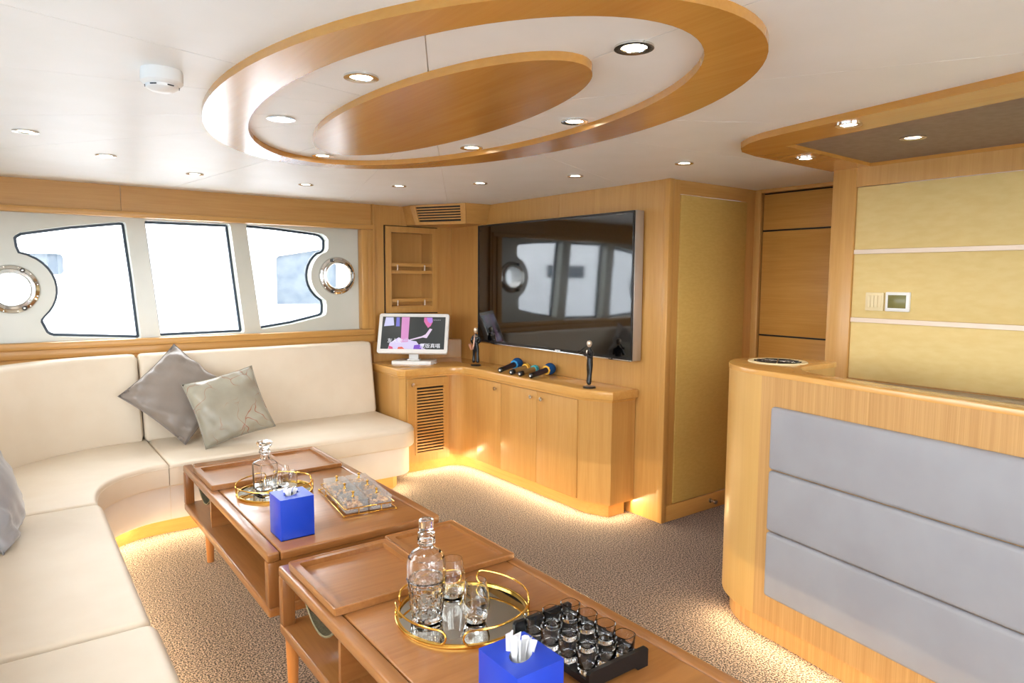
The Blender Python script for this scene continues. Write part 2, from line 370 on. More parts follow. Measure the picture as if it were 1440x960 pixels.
# oak around it
part('upper_panel', box(-.82, .62, YB, 5.07, 1.868, ZC+.01), 'oak_x', wb, 0)
part('upper_panel', box(.623, 2.362, YB, 5.07, 1.868, ZC+.01), 'oak_x', wb, 0)
part('lower_panel', box(-.82, 2.36, YB, 5.07, 0, 1.0), 'oak_x', wb, 0)
part('corner_panel', plate([(2.36, 0), (XW+.05, 0), (XW+.05, ZC+.01), (2.36, ZC+.01)], YB, 5.06, 'xz', holes=[[(2.50, 1.215), (2.90, 1.215), (2.90, 1.835), (2.50, 1.835)]]), 'oak_vert', wb, 0)
part('outer_skin', plate([(-.9, -.06), (4.1, -.06), (4.1, 2.15), (-.9, 2.15)], 5.165, 5.19, 'xz', holes=[inset(W1, -.004), inset(W2, -.004), inset(W3, -.004), circ(PL, .118), circ(PR, .118), [(2.49, 1.20), (2.91, 1.20), (2.91, 1.85), (2.49, 1.85)]]), 'outer_white', wb, 0)
tr = struct(empty('trim_1', (1, YB, 1.0)))
def frame_bar(x0, x1, z0, z1, parent, m):
    part('frame_rail', box(x0, x1, 4.985, 5.06, z0, z1, .006), m, parent)
frame_bar(-.82, 2.345, 1.835, 1.872, tr, 'oak_x'); frame_bar(-.82, 2.345, 1.010, 1.054, tr, 'oak_x')
frame_bar(2.245, 2.30, 1.0545, 1.8345, tr, 'oak_vert')
part('frame_bead', box(-.82, 2.36, 4.998, 5.05, .955, 1.0095, .004), 'oak_x', tr)
part('frame_bead', box(2.301, 2.345, 4.998, 5.05, 1.0545, 1.8345, .004), 'oak_vert', tr)
part('corner_post', box(2.347, 2.366, 5.005, 5.06, .60, ZC+.005, .003), 'oak_vert', tr)
for k, W in enumerate((W1, W2, W3)):
    we = struct(empty('window_%d' % (k+1), (sum(p[0] for p in W)/len(W), 5.14, 1.05)))
    part('gasket', ringplate(W, .016, 5.142, 5.16), 'gasket', we)
    part('pane', plate(inset(W, .008), 5.150, 5.153, 'xz'), 'pane', we, 0)
for k, (c, nm) in enumerate(((PL, 4), (PR, 5))):
    we = struct(empty('window_%d' % nm, (c[0], 5.05, c[1])))
    rx = Matrix.Rotation(PI/2, 4, 'X')
    part('porthole_flange', lathe([(.108, 0), (.108, .012), (.122, .02), (.140, .014), (.146, .004), (.146, -.002), (.108, -.002), (.108, 0)], 48, (c[0], 5.058, c[1]), rot=rx), 'chrome', we)
    part('porthole_rim', lathe([(.096, .002), (.096, .026), (.104, .036), (.118, .034), (.124, .022), (.124, .002), (.096, .002)], 48, (c[0], 5.052, c[1]), rot=rx), 'chrome', we)
    part('porthole_sleeve', lathe([(.097, .02), (.112, .02), (.112, -.12), (.097, -.12), (.097, .02)], 40, (c[0], 5.05, c[1]), rot=rx), 'steel', we)
    part('pane', lathe([(0, 0), (.1, 0), (.1, -.004), (0, -.004)], 32, (c[0], 5.045, c[1]), rot=rx), 'pane', we)
    for a in ((62, -62) if k == 0 else (112, 248)):
        p = (c[0]+.128*math.cos(math.radians(a)), c[1]+.128*math.sin(math.radians(a)))
        q = part('clamp', lathe([(.014, 0), (.014, .03), (.009, .042), (0, .044)], 16, (p[0], 5.045, p[1]), rot=rx), 'black', we)
        obj('clamp_nut', lathe([(.006, .043), (.006, .048), (0, .05)], 12, (p[0], 5.045, p[1]), rot=rx), 'chrome', q)
    for a in range(12, 372, 30):
        p = (c[0]+.136*math.cos(math.radians(a)), c[1]+.136*math.sin(math.radians(a)))
        part('screw', lathe([(.0045, 0), (.0045, .008), (0, .010)], 10, (p[0], 5.046, p[1]), rot=rx), 'chrome', we)
# outer bulkhead beyond the side deck
ob = empty('outer_bulkhead', (1.2, 6.45, -.5))
PA = [(2.03, 1.21), (2.62, 1.20), (2.62, 1.76), (2.42, 1.72), (2.05, 1.655), (2.03, 1.63)]; PB = [(-.3, 1.47), (.36, 1.47), (.378, 1.49), (.378, 1.61), (.36, 1.63), (-.3, 1.63)]
sub(obj('bulkhead_wall', plate([(-4, -1), (8, -1), (8, 2.3), (-4, 2.3)], 6.40, 6.46, 'xz', holes=[PA, PB]), 'outer_white', ang=0), ob)
for P in (PA, PB): sub(obj('tinted_pane', plate(P, 6.425, 6.44, 'xz'), 'outer_glass', ang=0), ob)
tag(ob, 'white outer bulkhead with two blue-grey panes seen through the windows', 'bulkhead')
struct(obj('ground_sea', box(-60, 60, -60, 60, -1.6, -1.5), 'sea', ang=0), 'sea surface around the boat')
struct(obj('side_deck', box(-4, 8, 5.19, 6.40, -.4, -.3), 'outer_white', ang=0), 'white side deck outside the windows')

# niche shelf in the corner
ni = empty('niche_shelf', (2.70, 5.03, 1.19))
part('frame', plate([(2.462, 1.178), (2.938, 1.172), (2.938, 1.872), (2.462, 1.872)], 5.008, 5.03, 'xz', holes=[[(2.51, 1.222), (2.89, 1.222), (2.89, 1.826), (2.51, 1.826)]]), 'oak_vert', ni, 30)
part('back_board', box(2.50, 2.90, 5.20, 5.22, 1.21, 1.84), 'oak_vert', ni, 0)
for x0, x1 in ((2.492, 2.508), (2.892, 2.908)): part('side_board', box(x0, x1, 5.031, 5.20, 1.21, 1.84), 'oak_vert', ni, 0)
for z in (1.206, 1.494, 1.833): part('shelf_board', box(2.508, 2.892, 5.015 if z == 1.494 else 5.031, 5.20, z, z+.026), 'oak_x', ni, 0)
for z in (1.232, 1.520):
    rl_ = part('rail', box(2.51, 2.89, 5.022, 5.036, z+.03, z+.06, .004), 'oak_x', ni)
    for x in (2.57, 2.82): obj('rail_peg', lathe([(.006, 0), (.006, .045), (0, .047)], 12, (x, 5.018, z)), 'brushed', rl_)
part('gap_shade_ring', ringplate([(2.454, 1.168), (2.946, 1.163), (2.946, 1.880), (2.454, 1.880)], .009, 5.024, 5.032), 'dark_gap', ni, 0)  # dark ring painted in as the shade of a gap around the frame
tag(ni, 'oak corner niche with two shelves and little rails', 'shelf')
# outside box behind the niche so that no daylight leaks in
part('niche_back', box(2.45, 2.95, 5.222, 5.26, 1.15, 1.9), 'outer_white', wb, 0)

# ------------------------------------------------------------------ TV wall, gold-panel wall, passage door, bar wall
wr = struct(empty('wall_right', (XW, 3.8, 0)))
for y0, y1 in ((YC+.03, 3.62), (3.622, 4.46), (4.462, 5.06)):
    part('wall_panel', box(XW, XW+.05, y0, y1, 0, ZC+.01), 'oak_vert', wr, 0)
part('end_post', box(3.084, 3.128, YC-.012, YC+.03, 0, ZC+.01, .004), 'oak_vert', wr)
wp = struct(empty('wall_passage', (3.5, YC, 0)))
part('stile', box(3.128, 3.19, YC, YC+.05, .001, ZC+.01), 'oak_vert', wp, 0)
part('stile', box(3.842, XD+.03, YC, YC+.05, .001, ZC+.01), 'oak_vert', wp, 0)
part('top_rail', box(3.19, 3.842, YC, YC+.05, 1.955, ZC+.01), 'oak_x', wp, 0)
part('gold_panel', box(3.194, 3.838, YC-.008, YC+.04, .102, 1.952, .006), 'gold_fabric', wp)
part('skirting', box(3.128, XD, YC-.01, YC+.05, 0, .098, .003), 'oak_x', wp)
ds = tag(obj('door_stop', lathe([(.016, 0), (.016, .006), (.008, .01), (.008, .03), (.015, .034), (.015, .046), (0, .05)], 20, (3.552, YC-.01, .056), rot=Matrix.Rotation(PI/2, 4, 'X')), 'steel'),
         'small steel door stop on the skirting below the gold panel', 'door stop')
wd = struct(empty('wall_doorway', (XD, 2.2, 0)))
part('wall_panel', box(XD+.02, XD+.06, 1.84, 2.66, 0, ZC+.01), 'dark_gap', wd, 0)
part('jamb', box(XD-.02, XD+.03, 2.608, 2.655, 0, ZC+.01, .003), 'oak_vert', wd)
part('head', box(XD-.02, XD+.03, 1.85, 2.607, 2.012, ZC+.01, .003), 'oak_y', wd)
dr = struct(empty('door_1', (XD, 2.3, 0)))
for z0, z1 in ((.01, 1.098), (1.108, 1.768), (1.778, 2.002)):
    part('door_panel', box(XD, XD+.03, 1.86, 2.600, z0, z1, .002), 'oak_door', dr)
for z in (1.103, 1.773): part('groove_shade', box(XD-.001, XD+.03, 1.86, 2.600, z-.0045, z+.0045), 'black', dr, 0)  # black strips stand in for the shade in the grooves between boards
wy = struct(empty('wall_bar', (XY, 0, 0)))
part('column', box(XY-.012, XY+.05, 1.73, 1.85, 0, 2.03, .006), 'oak_vert', wy)
part('column_edge', box(XY, XD+.05, 1.80, 1.849, 0, ZC+.01), 'oak_vert', wy, 0)
part('fascia', box(XY-.006, XY+.05, -2.65, 1.73, 1.918, 2.03), 'oak_vert', wy, 0)
for z0, z1 in ((1.610, 1.916), (1.274, 1.589), (.968, 1.252)):
    part('gold_panel', box(XY, XY+.04, -2.65, 1.729, z0, z1, .004), 'gold_paper', wy)
for z0, z1 in ((1.589, 1.610), (1.252, 1.274)):
    part('metal_strip', box(XY-.003, XY+.04, -2.65, 1.729, z0, z1), 'brushed', wy, 0)
part('lower_panel', box(XY-.012, XY+.05, -2.65, 1.73, 0, .967), 'oak_vert', wy, 0)
# unseen rest of the saloon: port side wall with windows, aft wall with glass doors
wl = struct(empty('wall_left', (-.82, 2, 0)))
lw = [[(y0, 1.06), (y1, 1.06), (y1, 1.84), (y0, 1.84)] for y0, y1 in ((-1.6, -.5), (-.4, .9), (1.0, 2.3), (2.4, 3.7))]
part('wall_panel', plate([(-2.7, 0), (5.1, 0), (5.1, ZC+.05), (-2.7, ZC+.05)], -.90, -.82, 'yz', holes=lw), 'white_panel', wl, 0)
for i, P in enumerate(lw):
    we = struct(empty('window_%d' % (6+i), (-.86, P[0][0], 1.06)))
    part('gasket', plate(P, -.87, -.85, 'yz', holes=[inset(P, .014)]), 'gasket', we, 0); part('pane', plate(inset(P, .012), -.862, -.858, 'yz'), 'pane', we, 0)
wa = struct(empty('wall_aft', (1.6, -2.65, 0)))
gd = [[(x, .06), (x+1.05, .06), (x+1.05, 1.95), (x, 1.95)] for x in (-.45, .65, 1.75)]
part('wall_panel', plate([(-.9, 0), (4.1, 0), (4.1, ZC+.05), (-.9, ZC+.05)], -2.70, -2.65, 'xz', holes=gd), 'oak_vert', wa, 0)
for i, P in enumerate(gd):
    we = struct(empty('door_%d' % (2+i), (P[0][0]+.5, -2.67, .06)))
    part('door_frame', plate(P, -2.69, -2.66, 'xz', holes=[inset(P, .04)]), 'steel', we, 0); part('pane', plate(inset(P, .035), -2.678, -2.672, 'xz'), 'pane', we, 0)
struct(obj('aft_deck', box(-2, 5, -6.5, -2.7, -.2, -.1), 'outer_white', ang=0), 'white aft deck')

# wall switch and thermostat
sw = empty('light_switch', (XY, 1.61, 1.31))
pl_ = part('plate', box(XY-.010, XY+.002, 1.570, 1.657, 1.312, 1.400, .003), 'cream_plastic', sw)
for k in range(4): obj('rocker', box(XY-.014, XY-.008, 1.5795+k*.0175, 1.5795+k*.0175+.0158, 1.328, 1.386, .0015), 'cream_plastic', pl_)
tag(sw, 'cream four-gang light switch on the gold wall beside the thermostat', 'light switch')
th = empty('thermostat', (XY, 1.5, 1.31))
part('case', box(XY-.016, XY+.002, 1.450, 1.560, 1.312, 1.404, .004), 'white_plastic', th)
part('display', box(XY-.0175, XY-.012, 1.465, 1.547, 1.328, 1.390, .001), 'lcd', th)
tag(th, 'white thermostat with olive display on the gold wall', 'thermostat')

# air vent box in the corner under the ceiling
av = empty('air_vent', (2.85, 4.75, 1.9))
T0, T1, Bo = Vector((2.63, 4.90)), Vector((2.87, 4.46)), Vector((.030, .022))
vb = bmesh.new()
top = [(T0.x, T0.y), (T1.x, T1.y), (3.10, 4.44), (3.10, 5.04), (2.62, 5.04)]
bot = [(T0.x+.05, T0.y+.0), (T1.x+.045, T1.y+.06), (3.10, 4.50), (3.10, 5.04), (2.66, 5.04)]
tv_ = [vb.verts.new((x, y, ZC+.005)) for x, y in top]; bv_ = [vb.verts.new((x, y, 1.885)) for x, y in bot]
vb.faces.new(tv_); vb.faces.new(bv_)
for i in range(5): vb.faces.new((tv_[i], tv_[(i+1) % 5], bv_[(i+1) % 5], bv_[i]))
part('box', vb, 'oak_x', av, 0)
A = [Vector((T0.x, T0.y, ZC+.005)), Vector((T1.x, T1.y, ZC+.005)), Vector((bot[1][0], bot[1][1], 1.885)), Vector((bot[0][0], bot[0][1], 1.885))]
nrm = (A[1]-A[0]).cross(A[3]-A[0]).normalized()
if nrm.x > 0: nrm = -nrm
def fp(s, t, d): return (A[0]*(1-s)+A[1]*s)*(1-t) + (A[3]*(1-s)+A[2]*s)*t + nrm*d
def quadbox(s0, s1, t0, t1, d0, d1):
    b = bmesh.new(); v = [b.verts.new(fp(s, t, d)) for d in (d0, d1) for s, t in ((s0, t0), (s1, t0), (s1, t1), (s0, t1))]
    for f in ((0, 1, 2, 3), (4, 5, 6, 7), (0, 1, 5, 4), (1, 2, 6, 5), (2, 3, 7, 6), (3, 0, 4, 7)): b.faces.new([v[i] for i in f])
    return b
part('grille_back', quadbox(.06, .94, .1, .9, .0005, .002), 'black', av, 0)
for q in ((.0, 1, .02, .12), (.0, 1, .86, .995)): part('grille_frame', quadbox(q[0], q[1], q[2], q[3], -.001, .014), 'oak_x', av, 0)
for q in ((.0, .09, .12, .86), (.91, 1, .12, .86)): part('grille_frame', quadbox(q[0], q[1], q[2], q[3], -.001, .014), 'oak_x', av, 0)
for k in range(5): t = .205+k*.126; part('slat', quadbox(.09, .91, t, t+.058, .001, .008), 'oak_x', av, 0)
tag(av, 'oak air vent with horizontal slats in the ceiling corner', 'air vent')

# ------------------------------------------------------------------ media cabinet
mc = empty('media_cabinet', (2.9, 3.6, 0))
ctop = [(2.31, 5.03), (2.285, 4.49), (2.325, 4.435)] + smooth_path([(2.62, 4.405), (2.70, 4.385), (2.755, 4.35), (2.778, 4.30), (2.785, 4.23)], 4) + [(2.785, 3.03), (2.865, 2.845), (3.085, 2.845), (3.085, 5.03)]
part('counter_top', plate(ctop, .735, .79, bev_top=.012, bev_bot=.008), 'counter_oak', mc)
body = [(2.33, 5.03), (2.305, 4.50), (2.332, 4.445)] + smooth_path([(2.695, 4.445), (2.745, 4.43), (2.785, 4.385), (2.803, 4.32), (2.81, 4.24)], 4) + [(2.81, 3.045), (2.885, 2.87), (3.085, 2.87), (3.085, 5.03)]
part('body', plate(body, .086, .736), 'oak_vert', mc, 25)
part('kick', plate(inset(body, .04), 0, .087), 'oak_y', mc, 25)
part('counter_nosing', plate(inset(ctop, .012), .722, .736), 'counter_oak', mc)
def cab_door(y0, y1, z0=.094, z1=.715, knob=None):
    d = part('door', box(2.800, 2.812, y0+.0015, y1-.0015, z0, z1, .001), 'oak_vert', mc)
    if knob: obj('knob', lathe([(.006, 0), (.006, .012), (.014, .016), (.014, .022), (0, .024)], 20, (2.801, knob, .672), rot=Matrix.Rotation(-PI/2, 4, 'Y')), 'chrome', d)
cab_door(3.895, 4.20, knob=3.95); cab_door(3.485, 3.895, knob=3.535); cab_door(3.085, 3.485, knob=3.425)
vd = part('vent_door', plate([(2.338, .085), (2.690, .085), (2.690, .715), (2.338, .715)], 4.422, 4.440, 'xz', holes=[[(2.405, .152), (2.648, .152), (2.648, .655), (2.405, .655)]]), 'oak_vert', mc, 0)
obj('vent_back', box(2.40, 2.652, 4.442, 4.450, .148, .66), 'dark_gap', vd, 0)
obj('vent_frame', plate([(2.397, .142), (2.657, .142), (2.657, .665), (2.397, .665)], 4.417, 4.425, 'xz', holes=[[(2.412, .158), (2.642, .158), (2.642, .649), (2.412, .649)]]), 'oak_x', vd, 0)
for k in range(21): z = .166+k*.0228; obj('slat', box(2.411, 2.643, 4.420, 4.432, z, z+.0125), 'oak_x', vd, 0)
obj('knob', lathe([(.006, 0), (.006, .012), (.014, .016), (.014, .022), (0, .024)], 20, (2.372, 4.421, .675), rot=Matrix.Rotation(PI/2, 4, 'X')), 'chrome', vd)
part('backsplash', plate([(2.335, 5.03), (2.335, 4.985), (2.96, 4.955), (3.085, 4.87), (3.085, 5.03)], .788, .945, bev_top=.004), 'oak_vert', mc)
tag(mc, 'L-shaped oak cabinet with slatted vent door under the television', 'cabinet')

def led_strip(pts, z, side, energy, tilt=70):
    """LED tape tucked under a plinth, aimed outwards over the carpet; side 1: outward is on the right of the path"""
    for (x0, y0), (x1, y1) in zip(pts, pts[1:]):
        d = Vector((x1-x0, y1-y0, 0)); n = d.length; d.normalize(); out = Vector((d.y, -d.x, 0))*side
        aim = out*math.sin(math.radians(tilt)) - Vector((0, 0, math.cos(math.radians(tilt)))); zax = -aim; xax = d; yax = zax.cross(xax)
        l = bpy.data.lights.new('led_strip_light', 'AREA'); l.shape = 'RECTANGLE'; l.size = n; l.size_y = .012; l.color = (1, .78, .45); l.energy = energy*n
        o = bpy.data.objects.new('led_strip_light', l); COL.objects.link(o)
        o.matrix_world = Matrix(((xax.x, yax.x, zax.x, (x0+x1)/2), (xax.y, yax.y, zax.y, (y0+y1)/2), (xax.z, yax.z, zax.z, z), (0, 0, 0, 1)))
LEDP = 7.5
led_strip([(2.33, 4.470), (2.70, 4.465), (2.78, 4.43), (2.82, 4.34), (2.832, 4.24), (2.832, 3.06), (2.900, 2.892), (3.07, 2.892)], .077, 1, LEDP)

# ------------------------------------------------------------------ television
tv = empty('television', (3.04, 3.683, .95))
Y0, Y1, Z0, Z1 = 2.826, 4.417, .966, 1.865
part('casing', box(2.986, 3.062, Y0, Y1, Z0, Z1, .004), 'silver_trim', tv)
part('bezel', plate([(Y0+.002, Z0+.002), (Y1-.002, Z0+.002), (Y1-.002, Z1-.002), (Y0+.002, Z1-.002)], 2.978, 2.987, 'yz', holes=[[(Y0+.014, Z0+.022), (Y1-.014, Z0+.022), (Y1-.014, Z1-.014), (Y0+.014, Z1-.014)]]), 'tv_bezel', tv, 30)
part('screen', box(2.9815, 2.986, Y0+.013, Y1-.013, Z0+.021, Z1-.013), 'tv_screen', tv, 0)
part('lower_trim', box(2.976, 2.986, Y0+.002, Y1-.002, Z0-.004, Z0+.006, .002), 'chrome', tv)
part('logo', box(2.9770, 2.979, (Y0+Y1)/2-.16, (Y0+Y1)/2-.11, Z0+.009, Z0+.015), 'white_plastic', tv, 0)
tv.rotation_euler.z = math.radians(1.7); tv.location.x = 3.032
tag(tv, 'large wall-mounted flat television with black screen and silver edge', 'television')

# ------------------------------------------------------------------ corner sofa
so = empty('corner_sofa', (.4, 3.4, 0))
SZ = .43
m1 = [(.682, 4.84), (.682, 4.09)] + [(2.12, 4.11)] + arc(2.12, 4.27, .16, -90, 0, 6)[1:] + [(2.28, 4.84)]
inner = smooth_path([(.678, 4.085), (.58, 4.068), (.47, 4.01), (.385, 3.92), (.325, 3.80), (.297, 3.66), (.292, 3.548)], 4)
m2 = inner + [(-.36, 3.548), (-.34, 4.0), (-.2, 4.35), (.05, 4.65), (.35, 4.83), (.678, 4.86)]
m3 = rrect(-.36, .305, 2.212, 3.542, .035, 3); m4 = rrect(-.36, .315, .80, 2.206, .035, 3)
for mm in (m1, m2, m3, m4):
    sc_ = part('seat_cushion', plate(mm, SZ-.135, SZ, bev_top=.028, bev_bot=.012, seg=4), 'sofa_leather', so, 50)
    zz = [(*p, SZ-.028) for p in inset(mm, -.0005)]
    obj('piping', tube(zz, .0022, 6, True), 'sofa_leather', sc_)
bi = inset(inner + [(-.36, 3.548), (-.36, .80), (-.37, .79)], 0)
inn2 = smooth_path([(.678, 4.115), (.565, 4.098), (.45, 4.035), (.365, 3.94), (.300, 3.81), (.272, 3.66), (.268, 3.548)], 4)
basep = [(2.25, 4.86)] + [(2.25, 4.28)] + arc(2.11, 4.28, .14, 0, -90, 6)[1:] + inn2 + [(.275, .81), (-.36, .81), (-.34, 4.0), (-.2, 4.35), (.05, 4.65), (.35, 4.83)]
part('base', plate(basep, .10, SZ-.134, bev_bot=.008), 'sofa_base', so, 40)
part('base_seam', box(.685, .687, 4.1125, 4.125, .105, SZ-.14), 'sofa_leather', so, 0)
inn3 = smooth_path([(.66, 4.20), (.53, 4.18), (.41, 4.105), (.31, 3.98), (.235, 3.82), (.20, 3.66), (.195, 3.548)], 4)
kp = [(2.16, 4.86), (2.16, 4.26), (2.10, 4.20)] + inn3 + [(.20, .84), (-.36, .84), (-.34, 4.0), (-.2, 4.35), (.05, 4.65), (.35, 4.83)]
part('kick', plate(kp, 0, .10), 'oak_x', so, 40)
led_strip([(2.18, 4.27), (2.10, 4.185), (.66, 4.175)] + [inn3[i] for i in (6, 12, 18)] + [(.215, 3.548), (.22, 2.9), (.22, 2.2), (.22, 1.5), (.22, .9)], .092, -1, LEDP)
def back_cushion(path, name='back_cushion', ends=(.02, .02)):
    """upright cushion swept along a floor path, leaning back"""
    prof = []
    for (x, z) in rrect(0, .13, 0, .55, .028, 3): prof.append((x + .085*(z/.55)**1, z + SZ-.015))
    b = bmesh.new(); rings = []; n = len(path); P = [Vector(p) for p in path]
    tot = [0]
    for i in range(1, n): tot.append(tot[-1] + (P[i]-P[i-1]).length)
    for i, p in enumerate(P):
        t = (P[min(i+1, n-1)]-P[max(i-1, 0)]).normalized(); nn = Vector((-t.y, t.x))
        e = min(tot[i], tot[-1]-tot[i]); s = 1
        if e < .028: s = 1 - .9*(1-math.sqrt(max(0, 1-(1-e/.028)**2)))
        c = Vector((.065+.04, SZ+.26)); ring = []
        for x, z in prof:
            dx, dz = x-c.x, z-c.y
            k = .028*(1-s)/.9
            x2 = x - math.copysign(min(k, abs(dx)), dx); z2 = z - math.copysign(min(k, abs(dz)), dz)
            q = p + nn*x2; ring.append(b.verts.new((q.x, q.y, z2)))
        rings.append(ring)
    for A_, B_ in zip(rings, rings[1:]):
        for k in range(len(prof)): b.faces.new((A_[k], A_[(k+1) % len(prof)], B_[(k+1) % len(prof)], B_[k]))
    b.faces.new(rings[0]); b.faces.new(rings[-1])
    return part(name, b, 'sofa_leather', so, 50)
def lin(a, b, n):
    d = (Vector(b)-Vector(a)); l = d.length; ts = [0, .004/l, .012/l, .02/l, .028/l] + [i/n for i in range(1, n)] + [1-.028/l, 1-.02/l, 1-.012/l, 1-.004/l, 1]
    return [tuple(Vector(a)+d*t) for t in ts]
# paths run so that the left normal points away from the sitter
back_cushion([tuple(p) for p in reversed(lin((2.275, 4.80), (.664, 4.745), 8))][::-1][::-1])
cpath = smooth_path([(-.262, 3.56), (-.255, 3.72), (-.225, 3.95), (-.14, 4.22), (-.005, 4.445), (.226, 4.63), (.45, 4.715), (.660, 4.742)], 8)
back_cushion(cpath)
back_cushion(lin((-.262, .80), (-.262, 2.19), 6)); back_cushion(lin((-.262, 2.20), (-.262, 3.55), 6))
part('back_board', plate(smooth_path([(-.40, .8), (-.40, 3.7), (-.33, 4.1), (-.1, 4.55), (.3, 4.86), (.7, 4.93), (2.27, 4.98)], 4) + [(2.27, 5.025), (-.80, 5.025), (-.80, .8)], .30, .955), 'oak_x', so, 40)
tag(so, 'cream leather corner sofa along the windows on a lit plinth', 'sofa')

# ------------------------------------------------------------------ throw pillows
def pillow(name, side, thick, m, mat_w, label, seed, wr=.006):
    random.seed(seed); n = 26; b = bmesh.new(); grid = {}
    ph = [random.uniform(0, 6.28) for _ in range(8)]
    for s in (1, -1):
        for i in range(n+1):
            for j in range(n+1):
                u, v = 2*i/n-1, 2*j/n-1
                edge = (i in (0, n) or j in (0, n))
                if edge and s == -1: grid[s, i, j] = grid[1, i, j]; continue
                pin = 1-.07*(1-u*u)*abs(v)**3; pin2 = 1-.07*(1-v*v)*abs(u)**3
                x, y = u*side/2*pin2, v*side/2*pin
                h = max(0, (1-u**2))**.45 * max(0, (1-v**2))**.45
                wv = wr*(math.sin(7*u+3*v+ph[0]) + math.sin(11*v-4*u+ph[1]) + .7*math.sin(17*u+9*v+ph[2]))*(1-h)*2*min(1, h*4)
                grid[s, i, j] = b.verts.new((x, y, s*(thick/2*h + wv)))
    for s in (1, -1):
        for i in range(n):
            for j in range(n): b.faces.new((grid[s, i, j], grid[s, i+1, j], grid[s, i+1, j+1], grid[s, i, j+1]))
    o = obj(name, b, m, ang=0); o.data.shade_smooth(); o.matrix_world = mat_w
    se = bmesh.new(); k = side/2
    pts = []
    for a in range(4):
        for t in range(10):
            q = 2*t/10-1; c_ = k*(1-.07*(1-q*q)); pts.append([(q*k, -c_, 0), (c_, q*k, 0), (-q*k, c_, 0), (-c_, -q*k, 0)][a])
    sm = obj('seam', tube(pts, .0025, 6, True), m, o)
    tag(o, label, 'pillow'); return o
def frame(c, xdir, ydir):
    x = Vector(xdir).normalized(); y = Vector(ydir); y = (y - x*y.dot(x)).normalized(); z = x.cross(y)
    return Matrix(((x.x, y.x, z.x, c[0]), (x.y, y.y, z.y, c[1]), (x.z, y.z, z.z, c[2]), (0, 0, 0, 1)))
lean = Vector((0, .48, .88)); horiz = Vector((1, .04, 0))
a45 = math.radians(43)
pillow('throw_pillow', .48, .15, 'satin_grey', frame((.850, 4.645, .729), horiz*math.cos(a45)+lean*math.sin(a45), lean*math.cos(a45)-horiz*math.sin(a45)),
       'plain grey satin pillow standing on its corner against the sofa back', 3, .008)
a2 = math.radians(13); lean2 = Vector((-.05, .46, .88)); hz2 = Vector((1, -.08, 0))
pillow('throw_pillow', .43, .15, 'satin_pattern', frame((1.086, 4.40, .660), hz2*math.cos(a2)+lean2*math.sin(a2), lean2*math.cos(a2)-hz2*math.sin(a2)),
       'silver-green pillow with fine branch pattern leaning on the grey pillow', 5, .006)
pillow('throw_pillow', .40, .17, 'satin_silver', frame((-.088, 3.27, .621), (.12, 1, 0), (-.30, 0, .95)),
       'plain silver satin pillow on the long seat away from the windows', 9, .008)

# ------------------------------------------------------------------ coffee tables
def coffee_table(y0, y1, label):
    x0, x1 = .72, 1.445; t = empty('coffee_table', ((x0+x1)/2, (y0+y1)/2, 0)); Z = .45
    P = lambda n, b, m, a=35: part(n, b, m, t, a)
    P('top_panel', box(x0+.049, x1-.049, y0, y1, Z-.036, Z, .007, 3), 'table_oak_x')
    for xa, xb in ((x0, x0+.0465), (x1-.0465, x1)): P('side_rail', box(xa, xb, y0, y1, Z-.036, Z, .008, 3), 'table_oak_y')
    for ya, yb in ((y0, y0+.042), (y1-.042, y1)):
        for xa, xb in ((x0, x0+.045), (x1-.045, x1)): P('post', box(xa, xb, ya, yb, .240, Z-.035, .006), 'table_oak_z')
    P('shelf', box(x0, x1, y0, y1, .205, .243, .008, 3), 'table_oak_y')
    P('end_panel', box(x0+.045, x1-.045, y0+.006, y0+.030, .242, Z-.035), 'table_oak_x')
    P('divider', box(x0+.03, x1-.03, y1-.48, y1-.462, .242, Z-.035), 'table_oak_x')
    P('centre_panel', box((x0+x1)/2-.01, (x0+x1)/2+.01, y0+.03, y1-.48, .242, Z-.035), 'table_oak_y')
    far = (.06, y1-.29) if y1 > 3 else (.034, y1-.03)
    for dx, ly in ((.20, y0+.06), far):
        for lx in (x0+dx, x1-dx):
            P('leg', lathe([(.017, 0), (.024, .205), (.024, .21)], 16, (lx, ly, 0)), 'table_oak_z')
    # canvas sling hanging across the open far bay
    sy0, sy1 = y1-.42, y1-.09; prof = []
    for i in range(13):
        q = i/12; prof.append((sy0+(sy1-sy0)*q, Z-.036-.115*math.sin(PI*q)**.7))
    b = bmesh.new(); A_ = [[b.verts.new((x, y, z)) for y, z in prof] for x in (x0+.05, x1-.05)]
    for i in range(12): b.faces.new((A_[0][i], A_[0][i+1], A_[1][i+1], A_[1][i]))
    bmesh.ops.solidify(b, geom=b.faces[:], thickness=.004); sl_ = P('canvas_sling', b, 'sling_canvas')
    obj('sling_binding', tube([(x0+.05, y, z) for y, z in prof], .004, 6), 'sling_canvas', sl_)
    return tag(t, label, 'coffee table')
coffee_table(2.455, 3.925, 'oak coffee table nearer the windows with square decanter and snack box')
coffee_table(.86, 2.335, 'oak coffee table carrying the round decanter and the shot glasses')
def wood_tray(x0, x1, y0, y1, z0, label, h=.024):
    t = empty('wooden_tray', ((x0+x1)/2, (y0+y1)/2, z0))
    o_ = rrect(x0, x1, y0, y1, .010, 3); i_ = rrect(x0+.030, x1-.030, y0+.030, y1-.030, .006, 3)
    rm_ = part('rim', plate(o_, z0+.004, z0+h, holes=[i_]), 'table_oak_y', t, 30)
    obj('rim_bead', tube([(*p, z0+h-.001) for p in inset(o_, .004)], .004, 6, True), 'table_oak_y', rm_)
    part('tray_floor', plate(inset(o_, .004), z0, z0+.006), 'table_oak_x', t, 30)
    return tag(t, label, 'tray')
wood_tray(.735, 1.118, 3.350, 3.750, .4505, 'square oak tray overlapping the table edge on the table nearer the windows', .024)
